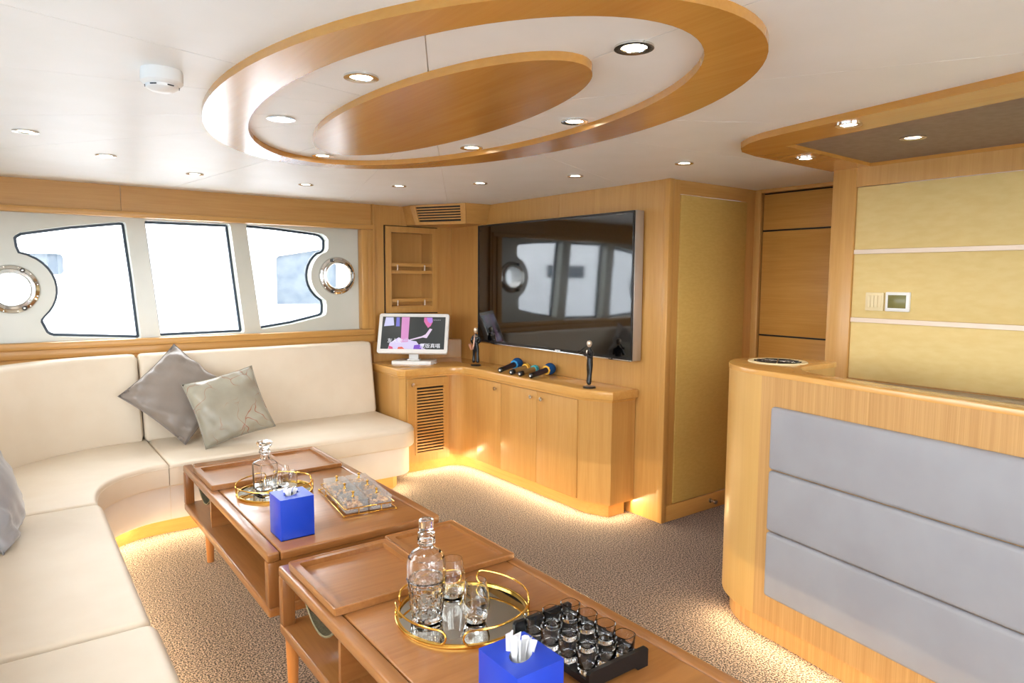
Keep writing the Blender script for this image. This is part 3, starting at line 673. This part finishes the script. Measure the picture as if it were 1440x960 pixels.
wood_tray(1.125, 1.405, 3.40, 3.845, .4505, 'square oak tray on the table nearer the windows, between decanter and sofa', .018)
wood_tray(.738, 1.115, 1.866, 2.285, .4505, 'square oak tray at the table edge behind the round decanter', .024)
wood_tray(1.122, 1.43, 1.895, 2.325, .4505, 'square oak tray on the shot-glass table beside the carpet walkway', .018)

# ------------------------------------------------------------------ mirror trays with gold rails
def mirror_tray(cx, cy, r, gaps, label, z=.4503):
    t = empty('mirror_tray', (cx, cy, z)); tag(t, label, 'tray')
    obj('mirror', lathe([(0, .004), (r-.006, .004), (r-.006, .0075), (0, .0075)], 64), 'mirror', t)
    obj('rim', lathe([(r-.007, 0), (r, 0), (r+.0015, .006), (r, .012), (r-.007, .012), (r-.007, 0)], 64), 'gold', t)
    for g in gaps:
        a0, a1 = g+7, g+83; zb, zt = .010, .052; rr = (zt-zb)/2; da = math.degrees(rr/r); pts = []
        def pp(a, z_): return ((r+.001)*math.cos(math.radians(a)), (r+.001)*math.sin(math.radians(a)), z_)
        for i in range(17): pts.append(pp(a0+da+(a1-a0-2*da)*i/16, zt))
        for i in range(1, 8): q = PI/2-PI*i/8; pts.append(pp(a1-da+da*math.cos(q), zb+rr+rr*math.sin(q)))
        for i in range(17): pts.append(pp(a1-da-(a1-a0-2*da)*i/16, zb))
        for i in range(1, 8): q = -PI/2-PI*i/8; pts.append(pp(a0+da+da*math.cos(q), zb+rr+rr*math.sin(q)))
        obj('rail_loop', tube(pts, .0032, 8, True), 'gold', t)
mirror_tray(1.058, 1.662, .198, (-129, -39, 51, 141), 'round mirror tray with gold rail under the round decanter and stemless glasses')
mirror_tray(.972, 3.166, .170, (-100, -10, 80, 170), 'round mirror tray with gold rail under the square decanter')
ZT = .4583
# round cut decanter
d2 = empty('decanter', (.950, 1.690, ZT)); tag(d2, 'round cut-glass decanter with clear stopper on the mirror tray', 'decanter')
def glass_body(outer, wall, floor_z, seg=32, sq=0, facets=0):
    inner_ = [(max(r-wall, .001), z) for r, z in outer if z > floor_z]
    return [(0, outer[0][1])] + outer + [(inner_[-1][0], outer[-1][1])] + inner_[::-1] + [(inner_[0][0]*.9, floor_z), (0, floor_z)]
ob2 = [(.040, 0), (.046, .004)] + [(.047+.010*min(1, (z-.01)/.1), z) for z in [.01+.0085*i for i in range(14)]] + [(.0575, .145), (.0570, .172), (.053, .190), (.043, .204), (.029, .212), (.021, .218), (.020, .224), (.026, .232), (.026, .240)]
bmz = lathe(glass_body(ob2, .007, .016), 40)
for v in bmz.verts:
    z = v.co.z; rr = math.hypot(v.co.x, v.co.y)
    if .012 < z < .122 and rr > .0445:
        a = math.atan2(v.co.y, v.co.x); k = 1-.07*abs(math.sin(5*a + z*92))*abs(math.sin(5*a - z*92)); v.co.x *= k; v.co.y *= k
obj('body', bmz, 'glass', d2, 14)
obj('cut_band', lathe([(.0560, .121), (.0585, .124), (.0565, .127)], 40), 'glass', d2, 10)
obj('stopper', lathe([(0, .228), (.017, .228), (.018, .240), (.025, .243), (.025, .262), (.017, .266), (.021, .270), (.022, .298), (.020, .301), (0, .301)], 24), 'glass', d2, 25)
# square decanter
d1 = empty('decanter', (.935, 3.185, ZT), math.radians(12)); tag(d1, 'square crystal decanter with flat square stopper', 'decanter')
od1 = [(.040, 0), (.045, .004), (.046, .05), (.047, .12), (.046, .135), (.036, .146), (.018, .154), (.015, .165), (.017, .178), (.022, .186), (.022, .190)]
obj('body', lathe(glass_body(od1, .006, .018), 32, sq=7), 'glass', d1, 25)
for k in range(7):
    x = -.030+k*.010
    obj('flute', tube([(x, -.0475, .022), (x, -.0485, .05), (x, -.0475, .078)], [.001, .0038, .001], 6), 'glass', d1)
obj('stopper', lathe([(0, .178), (.013, .178), (.014, .192), (.020, .196), (.016, .204), (.014, .210), (.026, .216), (.029, .222), (.029, .234), (.026, .239), (0, .239)], 32, sq=8), 'glass', d1, 25)
# stemless glasses
gl = [(.020, 0), (.026, .003), (.036, .022), (.0415, .045), (.040, .070), (.034, .105), (.031, .124)]
def tumbler(x, y, label, prof=gl, wall=.0016, fl=.006, grp=None):
    o = obj('stemless_glass', lathe(glass_body(prof, wall, fl), 32), 'glass', ang=40, loc=(x, y, ZT)); tag(o, label, 'glass', grp); return o
tumbler(1.058, 1.592, 'stemless wine glass standing in front of the round decanter')
tumbler(1.085, 1.765, 'stemless wine glass half hidden by the round decanter')
tb = [(.026, 0), (.032, .003), (.038, .03), (.037, .06), (.033, .088)]
tumbler(1.035, 3.150, 'low stemless glass beside the square decanter', tb)
tumbler(1.030, 3.246, 'low stemless glass near the oak tray behind the square decanter', tb)

# ------------------------------------------------------------------ tissue boxes
def tissue_box(x0, y0, sx, sy, h, label, seed, hole_r):
    t = empty('tissue_box', (x0+sx/2, y0+sy/2, .4503)); tag(t, label, 'tissue box')
    cx, cy = 0, 0; random.seed(seed)
    q = rrect(-sx/2, sx/2, -sy/2, sy/2, .003, 2); hl = ellipse(0, 0, hole_r[0], hole_r[1], 28, 35)
    b = plate(q, h-.003, h, holes=[hl]); plate(q, 0, h-.003, holes=[inset(q, .003)], into=b); plate(q, 0, .003, into=b)
    obj('box', b, 'blue_leather', t, 30)
    obj('paper_stack', box(-sx/2+.006, sx/2-.006, -sy/2+.006, sy/2-.006, .003, h-.02), 'tissue', t, 0)
    # folded sheets standing in the opening
    for k in range(4 if seed == 1 else 3):
        b = bmesh.new(); n = 9; rows = 6; V = {}
        ox = -.022+k*.014; hh = (.058-.009*k) if seed == 1 else .026-.004*k
        for i in range(n):
            for j in range(rows):
                s = i/(n-1)-.5; tt = j/(rows-1)
                wv = .006*math.sin(s*9+k*1.7)*(.4+tt)
                V[i, j] = b.verts.new((ox*.8 + wv + .012*tt*k*.5, s*.036*(1-.25*tt) + .004*k - ox*.6, h-.022 + (hh+.022)*tt*(1-.35*abs(s)*tt)))
        for i in range(n-1):
            for j in range(rows-1): b.faces.new((V[i, j], V[i+1, j], V[i+1, j+1], V[i, j+1]))
        bmesh.ops.solidify(b, geom=b.faces[:], thickness=.0012)
        obj('tissue', b, 'tissue', t, 80)
    return t
t1 = tissue_box(.80, 2.545, .132, .134, .160, 'blue leather tissue box beside the gold snack box', 2, (.036, .018))
t2 = tissue_box(.868, 1.14, .138, .155, .123, 'blue leather tissue box with folded tissues beside the shot glasses', 1, (.042, .026))

# ------------------------------------------------------------------ shot glasses in a black rack
rk = empty('shot_glass_rack', (1.197, 1.302, .4503)); tag(rk, 'black tray rack holding twelve shot glasses', 'rack')
obj('floor_plate', plate(rrect(-.101, .101, -.150, .150, .004, 2), .010, .018), 'black', rk, 30)
for s in (-1, 1):
    ep = [(-.105, 0), (-.068, 0), (-.058, .010), (.058, .010), (.068, 0), (.105, 0), (.105, .046), (.099, .052), (-.099, .052), (-.105, .046)]
    obj('end_panel', plate(ep, s*.150-.006, s*.150+.006, 'xz'), 'black', rk, 30)
for s in (-1, 1): obj('side_rail', box(s*.098-.004, s*.098+.004, -.146, .146, .017, .028), 'black', rk, 0)
sp = [(.0200, 0), (.0225, .002), (.0235, .02), (.0260, .055), (.0262, .060)]
sb = lathe([(0, 0)] + sp + [(.0235, .060), (.0225, .052), (.0195, .022), (.016, .016), (0, .0145)], 28, sq=3.0)
g0 = None
for i in range(4):
    for j in range(3):
        loc = (1.197+(j-1)*.066, 1.302+(i-1.5)*.0715, .4503+.0185)
        if g0 is None:
            g0 = obj('shot_glass', sb, 'glass', ang=35, loc=loc); o = g0
        else:
            o = g0.copy(); COL.objects.link(o); o.location = loc
        o.rotation_euler = (0, 0, random.uniform(-.25, .25)); tag(o, 'small squarish clear shot glass standing in the black rack', 'shot glass', 'shot glasses in the black rack')

# ------------------------------------------------------------------ snack box on a gold wire stand
sn = empty('snack_box', (1.236, 2.842, .4503), math.radians(-7)); tag(sn, 'glass snack box with gold knobs on a gold wire stand', 'snack box')
HX, HY = .104, .196
def wire(pts, r=.0026, cyc=True): return obj('wire', tube(pts, r, 6, cyc), 'gold', sn)
for z, e in ((.008, .012), (.034, .006)):
    wire([(x, y, z) for x, y in rrect(-HX-e, HX+e, -HY-e, HY+e, .006, 2)])
for x in (-HX-.011, HX+.011):
    for y in (-HY-.011, HY+.011): obj('foot', lathe([(0, 0), (.005, .002), (.006, .006), (.005, .011), (0, .012)], 12, (x, y, 0)), 'gold', sn)
for x, y in [(-.05, -HY-.008), (.05, -HY-.008), (-.05, HY+.008), (.05, HY+.008), (-HX-.008, -.1), (-HX-.008, .1), (HX+.008, -.1), (HX+.008, .1)]:
    wire([(x, y, .008), (x, y, .036)], .0022, False)
for y in (-.1, 0, .1): wire([(-HX-.01, y, .009), (HX+.01, y, .009)], .002, False)
for i in range(3):
    for j in range(2):
        cx, cy = (j-.5)*.105, (i-1)*.130; hx, hy = .050, .063
        q = rrect(-hx, hx, -hy, hy, .008, 3)
        b = plate(q, .012, .060, holes=[inset(q, .0025)]); plate(q, .011, .014, into=b)
        bmesh.ops.translate(b, verts=b.verts, vec=(cx, cy, 0)); obj('glass_tub', b, 'box_glass', sn, 30)
        q2 = rrect(-hx, hx, -hy, hy, .006, 3); b = plate(q2, .0605, .0635); bmesh.ops.translate(b, verts=b.verts, vec=(cx, cy, 0)); ld = obj('lid', b, 'box_glass', sn, 30)
        obj('lid_knob', lathe([(.008, .0635), (.004, .067), (.003, .074), (.0065, .079), (.0065, .085), (0, .088)], 14, (cx, cy, 0)), 'gold', ld)
        random.seed(i*7+j)
        for k in range(46):
            x, y = cx+random.uniform(-.038, .038), cy+random.uniform(-.051, .051); z = .019+random.uniform(0, .026)
            b = bmesh.new(); bmesh.ops.create_icosphere(b, subdivisions=1, radius=random.uniform(.006, .010))
            for v in b.verts: v.co = Vector((v.co.x*random.uniform(.8, 1.1), v.co.y*1.2, v.co.z*.7)) + Vector((x, y, z))
            if k == 0: acc = b
            else: merge(acc, b)
        s_ = obj('snacks', acc, 'cookie', sn, 50); s_['kind'] = 'stuff'

# ------------------------------------------------------------------ monitor
mo = empty('monitor', (2.565, 4.745, .790), math.radians(-40)); tag(mo, 'white touch-screen monitor showing a music video on the cabinet corner', 'monitor')
bp_ = [(-.155, -.09), (.150, -.09), (.165, -.06), (.165, .10), (-.125, .10), (-.165, -.06)]
obj('base', plate(bp_, 0, .026, bev_top=.008), 'white_plastic', mo)
obj('base_tab', box(.150, .185, -.045, .02, .004, .010, .002), 'white_plastic', mo)
obj('stand', box(-.038, .038, -.012, .035, .024, .085, .008), 'white_plastic', mo)
obj('stand_foot', box(-.050, .050, -.026, .045, .024, .034, .004), 'white_plastic', mo)
th_ = math.radians(22); RT = Matrix.Translation((0, -.005, .232)) @ Matrix.Rotation(-th_, 4, 'X')
def scr(b): bmesh.ops.transform(b, matrix=RT, verts=b.verts); return b
MW, MH = .278, .163
obj('bezel', scr(plate(rrect(-MW, MW, -MH, MH, .018, 4), -.018, .018, 'xz', bev_bot=.006, bev_top=.006)), 'white_plastic', mo)
def em(name, rgb, s=1.0):
    if name not in M: mat(name, (4, 4, 5), .25, emit=rgb, es=s)
    return name
sw_, sh_ = .250, .136
scn = obj('screen', scr(plate([(-sw_, -sh_+.006), (sw_, -sh_+.006), (sw_, sh_-.002), (-sw_, sh_-.002)], -.0195, -.0175, 'xz')), em('scr_dark', (62, 66, 66), .9), mo, 0)
def blob(pts, rgb, d, nm): # picture shown on the screen; coordinates 0..1 from the lower left corner
    P_ = [((-1+2*x)*sw_, -sh_+.006+y*(2*sh_-.008)) for x, y in pts]
    obj('screen_picture', scr(plate(P_, -.0195-d*.0002, -.0193-d*.0002, 'xz')), em(nm, rgb, .95), scn, 0)
blob([(.03, .70), (.19, .73), (.17, .98), (.05, .98)], (214, 214, 255), 1, 'scr_lav')
blob([(.22, .70), (.28, .70), (.27, .98), (.22, .98)], (120, 120, 214), 1, 'scr_blue')
blob([(.315, .2), (.43, .22), (.43, .99), (.305, .99)], (222, 150, 206), 1, 'scr_pink')
blob([(.66, .98), (.79, .98), (.80, .85), (.77, .72), (.73, .66), (.685, .78), (.66, .86)], (226, 120, 176), 1, 'scr_face')
blob([(.70, .98), (.79, .98), (.80, .85), (.76, .80), (.72, .86)], (190, 140, 232), 2, 'scr_face2')
blob([(.45, .26), (.66, .36), (.72, .34), (.80, .62), (.76, .64), (.70, .46), (.64, .40), (.46, .30)], (236, 214, 240), 1, 'scr_arm')
blob([(.12, .0), (.14, .18), (.20, .26), (.28, .36), (.34, .30), (.40, .34), (.48, .26), (.56, .24), (.60, .14), (.70, .18), (.66, .05), (.72, 0)], (226, 214, 250), 1, 'scr_table')
blob([(.52, .0), (.53, .12), (.60, .14), (.66, .09), (.64, 0)], (136, 92, 206), 2, 'scr_purple')
blob([(.27, .0), (.28, .06), (.34, .07), (.38, .0)], (236, 110, 92), 2, 'scr_red')
blob([(.13, .0), (.13, .10), (.19, .06), (.20, 0)], (226, 92, 132), 2, 'scr_rose')
def scr_text(s, x, y, size, nm='scr_text'):
    cu = bpy.data.curves.new('caption', 'FONT'); cu.body = s; cu.size = size; cu.extrude = .0002
    o = bpy.data.objects.new('caption', cu); COL.objects.link(o)
    dg = bpy.context.evaluated_depsgraph_get(); me = bpy.data.meshes.new_from_object(o.evaluated_get(dg)); bpy.data.objects.remove(o)
    b = bmesh.new(); b.from_mesh(me); bpy.data.meshes.remove(me)
    px, pz = (-1+2*x)*sw_, -sh_+.006+y*(2*sh_-.008)
    bmesh.ops.transform(b, matrix=Matrix.Translation((px, -.0204, pz)) @ Matrix.Rotation(PI/2, 4, 'X'), verts=b.verts)
    obj('caption', scr(b), em(nm, (248, 248, 255), 1), scn, 0)
scr_text('原版真唱', .62, .05, .040); scr_text('友人你', .10, .20, .040); scr_text('............', .80, .90, .024)

# ------------------------------------------------------------------ microphones
def mic(tail, head, hm, cm, foam, label):
    t = Vector((tail[0], tail[1], .790)); h = Vector((head[0], head[1], .790)); d = (h-t).normalized(); ln = (h-t).length
    e = empty('microphone', t); tag(e, label, 'microphone')
    # lies on its tail and on the head (foam) or the collar: the axis climbs a little
    sl = (.0425-.0190)/(ln-.028) if foam else (.0310-.0190)/(ln-.064)
    d = (d + Vector((0, 0, sl))).normalized(); rot = d.to_track_quat('Z', 'Y').to_matrix().to_4x4()
    o = (0, 0, .0190); cr_ = .034 if foam else .030
    obj('handle', lathe([(.012, .0), (.0175, .004), (.018, .06), (.020, ln-.075), (.021, ln-.07)], 20, o, rot=rot), hm, e)
    obj('end_cap', lathe([(0, -.004), (.010, -.004), (.0178, .001), (.0183, .03), (.0178, .034)], 20, o, rot=rot), 'black', e)
    obj('end_button', lathe([(.0, -.0062), (.007, -.006), (.007, -.002)], 12, o, rot=rot), 'white_plastic', e)
    obj('collar', lathe([(.021, ln-.078), (cr_, ln-.076), (.025, ln-.064), (cr_, ln-.052), (.021, ln-.050), (.021, ln-.078)], 8, o, rot=rot), cm, e)
    r = .042 if foam else .023
    prof = [(max(.001, r*math.sin(q)), ln-.028 - r*1.05*math.cos(q)) for q in [PI*i/12 for i in range(13)]]
    prof[0] = (0, prof[0][1]); prof[-1] = (0, prof[-1][1])
    obj('head', lathe(prof, 20, o, rot=rot), foam or 'steel', e)
mic((2.800, 3.905), (3.055, 4.015), 'mic_dark', 'sky_blue', 'foam_blue', 'dark microphone with sky-blue collar and blue foam cover')
mic((2.802, 3.775), (3.045, 3.865), 'champagne', 'yellow', None, 'champagne microphone with yellow collar')
mic((2.802, 3.675), (3.045, 3.765), 'champagne', 'teal', None, 'champagne microphone with teal collar')
mic((2.805, 3.560), (3.060, 3.640), 'mic_dark', 'yellow', 'foam_blue', 'dark purple microphone with yellow collar and blue foam cover')
random.seed(3)

# ------------------------------------------------------------------ musician figurines
def skin(name, verts, edges, radii, m, parent):
    me = bpy.data.meshes.new(name); me.from_pydata(verts, edges, []); o = bpy.data.objects.new(name, me); COL.objects.link(o)
    md = o.modifiers.new('skin', 'SKIN'); md.use_smooth_shade = True
    for i, r in enumerate(radii): me.skin_vertices[0].data[i].radius = (r, r)
    me.skin_vertices[0].data[0].use_root = True
    o.modifiers.new('sub', 'SUBSURF').levels = 2; o.modifiers['sub'].render_levels = 2
    dg = bpy.context.evaluated_depsgraph_get(); m2 = bpy.data.meshes.new_from_object(o.evaluated_get(dg)); bpy.data.objects.remove(o)
    m2.materials.clear(); m2.materials.append(M[m]); m2.shade_smooth()
    o = bpy.data.objects.new(name, m2); COL.objects.link(o); o.parent = parent; return o
def figurine(loc, rz, kind, label):
    e = empty('figurine', loc, rz); tag(e, label, 'figurine')
    # faces -Y; long bell-bottom legs, arms bent forward
    V = [(0, 0, .140), (0, .002, .175), (0, .004, .215), (0, .002, .238), (0, -.002, .250),
         (-.013, 0, .125), (-.015, .004, .075), (-.019, .002, .018), (.013, 0, .125), (.015, -.004, .075), (.019, -.012, .018),
         (-.026, .004, .222), (-.036, -.004, .190), (.026, .004, .222), (.036, -.004, .190)]
    Ed = [(0, 1), (1, 2), (2, 3), (3, 4), (0, 5), (5, 6), (6, 7), (0, 8), (8, 9), (9, 10), (2, 11), (11, 12), (2, 13), (13, 14)]
    Rr = [.019, .018, .021, .009, .008, .0145, .012, .017, .0145, .012, .017, .0105, .0085, .0105, .0085]
    if kind == 'sax': V += [(-.020, -.030, .178), (-.006, -.038, .166), (.022, -.030, .170), (.004, -.038, .190)]
    else: V += [(-.026, -.030, .212), (-.012, -.046, .228), (.026, -.030, .205), (.006, -.048, .222)]
    Ed += [(12, 15), (15, 16), (14, 17), (17, 18)]; Rr += [.0075, .006, .0075, .006]
    skin('body', V, Ed, Rr, 'statue_black', e)
    obj('head', lathe([(0, -.021), (.010, -.017), (.0155, -.004), (.0165, .006), (.012, .018), (0, .023)], 20, (0, -.004, .272)), 'statue_silver', e)
    obj('base', lathe([(.040, 0), (.041, .004), (.036, .010), (0, .010)], 28), 'statue_black', e)
    if kind == 'sax':
        obj('saxophone', tube([(.0, -.020, .250), (0, -.036, .236), (0, -.042, .205), (-.004, -.045, .160), (-.010, -.052, .135), (-.018, -.064, .132), (-.022, -.070, .150), (-.024, -.076, .172)],
                              [.0025, .003, .004, .0055, .007, .008, .009, .013], 12), 'rose', e)
        obj('collar', lathe([(.016, .232), (.020, .226), (.016, .222)], 16), 'statue_silver', e)
    else:
        obj('trumpet', tube([(.0, -.022, .262), (0, -.050, .240), (-.001, -.066, .228), (-.002, -.082, .224)], [.003, .0035, .004, .011], 12), 'statue_black', e)
        obj('tie', tube([(0, -.019, .235), (0, -.024, .205), (0, -.021, .180)], [.003, .005, .002], 6), 'statue_silver', e)
figurine((2.886, 4.345, .790), math.radians(-50), 'sax', 'black slender figurine playing a saxophone beside the monitor')
figurine((2.865, 3.050, .790), math.radians(-108), 'trumpet', 'black slender figurine raising its horn at the cabinet end')

# ------------------------------------------------------------------ bar
br = empty('bar_counter', (2.5, 1.0, 0))
def fx(y): return 2.405 - (1.56-y)*.148
front = [(fx(-.9), -.9), (fx(0), 0), (fx(.8), .8), (fx(1.50), 1.50)]
nose = smooth_path([(fx(1.50), 1.50), (2.402, 1.57), (2.425, 1.66), (2.48, 1.755), (2.565, 1.828), (2.67, 1.862), (2.78, 1.835), (2.87, 1.765), (2.925, 1.66), (2.935, 1.575), (2.915, 1.535)], 5)[1:]
rear = smooth_path([(2.915, 1.535), (2.84, 1.528), (2.72, 1.535), (2.60, 1.515), (2.51, 1.44), (2.475, 1.34)], 4)[1:] + [(fx(.8)+.075, .8), (fx(0)+.075, 0), (fx(-.9)+.075, -.9)]
outl = front + nose + rear
fpoly = front + [(2.4015, 1.56), (2.50, 1.43), (2.475, 1.34)] + rear[-3:]
part('front_panel', plate(fpoly, .095, 1.080), 'oak_bar', br, 30)
part('nose', plate([(2.4015, 1.56)] + [p for p in nose if p[1] > 1.565 or p[0] > 2.6] + rear[:-4] + [(2.50, 1.43)], .0955, 1.0795), 'oak_nose', br, 40)
part('top', plate(inset(outl, -.004), 1.080, 1.1, bev_top=.004), 'counter_oak', br, 30)
part('kick', plate(inset(outl, .036), 0, .096), 'oak_bar', br, 30)
# upholstered strips, their face follows the bar front
pz = [(.200, .4645), (.468, .7125), (.716, .966)]
for z0, z1 in pz:
    q = [(fx(-.85)-.022, -.85), (fx(1.503)-.022, 1.503), (fx(1.503)+.01, 1.503), (fx(-.85)+.01, -.85)]
    b = plate(q, z0, z1); bmesh.ops.bevel(b, geom=b.edges[:], offset=.016, segments=4, profile=.5, affect='EDGES')
    part('upholstered_panel', b, 'grey_leather', br, 60)
part('work_top', box(2.62, 2.95, -.9, 1.42, .86, .90), 'grey_stone', br, 0)
part('inner_cabinet', box(2.56, 2.90, -.9, 1.40, 0, .86), 'oak_vert', br, 0)
# round grille in the bar top
gx, gy = 2.715, 1.690
part('grille_ring', lathe([(.098, 0), (.100, .004), (.122, .004), (.125, 0)], 40, (gx, gy, 1.0995)), 'cream_plastic', br)
part('grille_well', lathe([(0, .0), (.099, .0), (.099, .0015), (0, .0015)], 36, (gx, gy, 1.0992)), 'dark_gap', br)
for k in range(4):
    rr = .022+k*.022; part('grille_hoop', tube([(gx+rr*math.cos(2*PI*i/28), gy+rr*math.sin(2*PI*i/28), 1.1022) for i in range(28)], .0028, 6, True), 'black', br)
for k in range(6):
    a = PI*k/6; part('grille_spoke', tube([(gx-.098*math.cos(a), gy-.098*math.sin(a), 1.1025), (gx+.098*math.cos(a), gy+.098*math.sin(a), 1.1025)], .003, 6), 'steel' if k % 2 else 'black', br)
tag(br, 'curved oak bar counter with three grey upholstered strips', 'bar counter')
led_strip([(2.50, 1.745), (2.435, 1.66), (2.418, 1.56), (fx(.9)+.015, .9), (fx(.2)+.015, .2), (fx(-.6)+.015, -.6)], .088, 1, LEDP)
bc = empty('back_counter', (3.25, 0, 0))
part('stone_top', box(3.12, XY-.015, -2.3, 1.725, .93, .966, .004), 'grey_stone', bc); part('cabinet', box(3.16, XY-.015, -2.3, 1.72, 0, .93), 'oak_vert', bc, 0)
tag(bc, 'grey stone back counter below the gold wall behind the bar', 'counter')
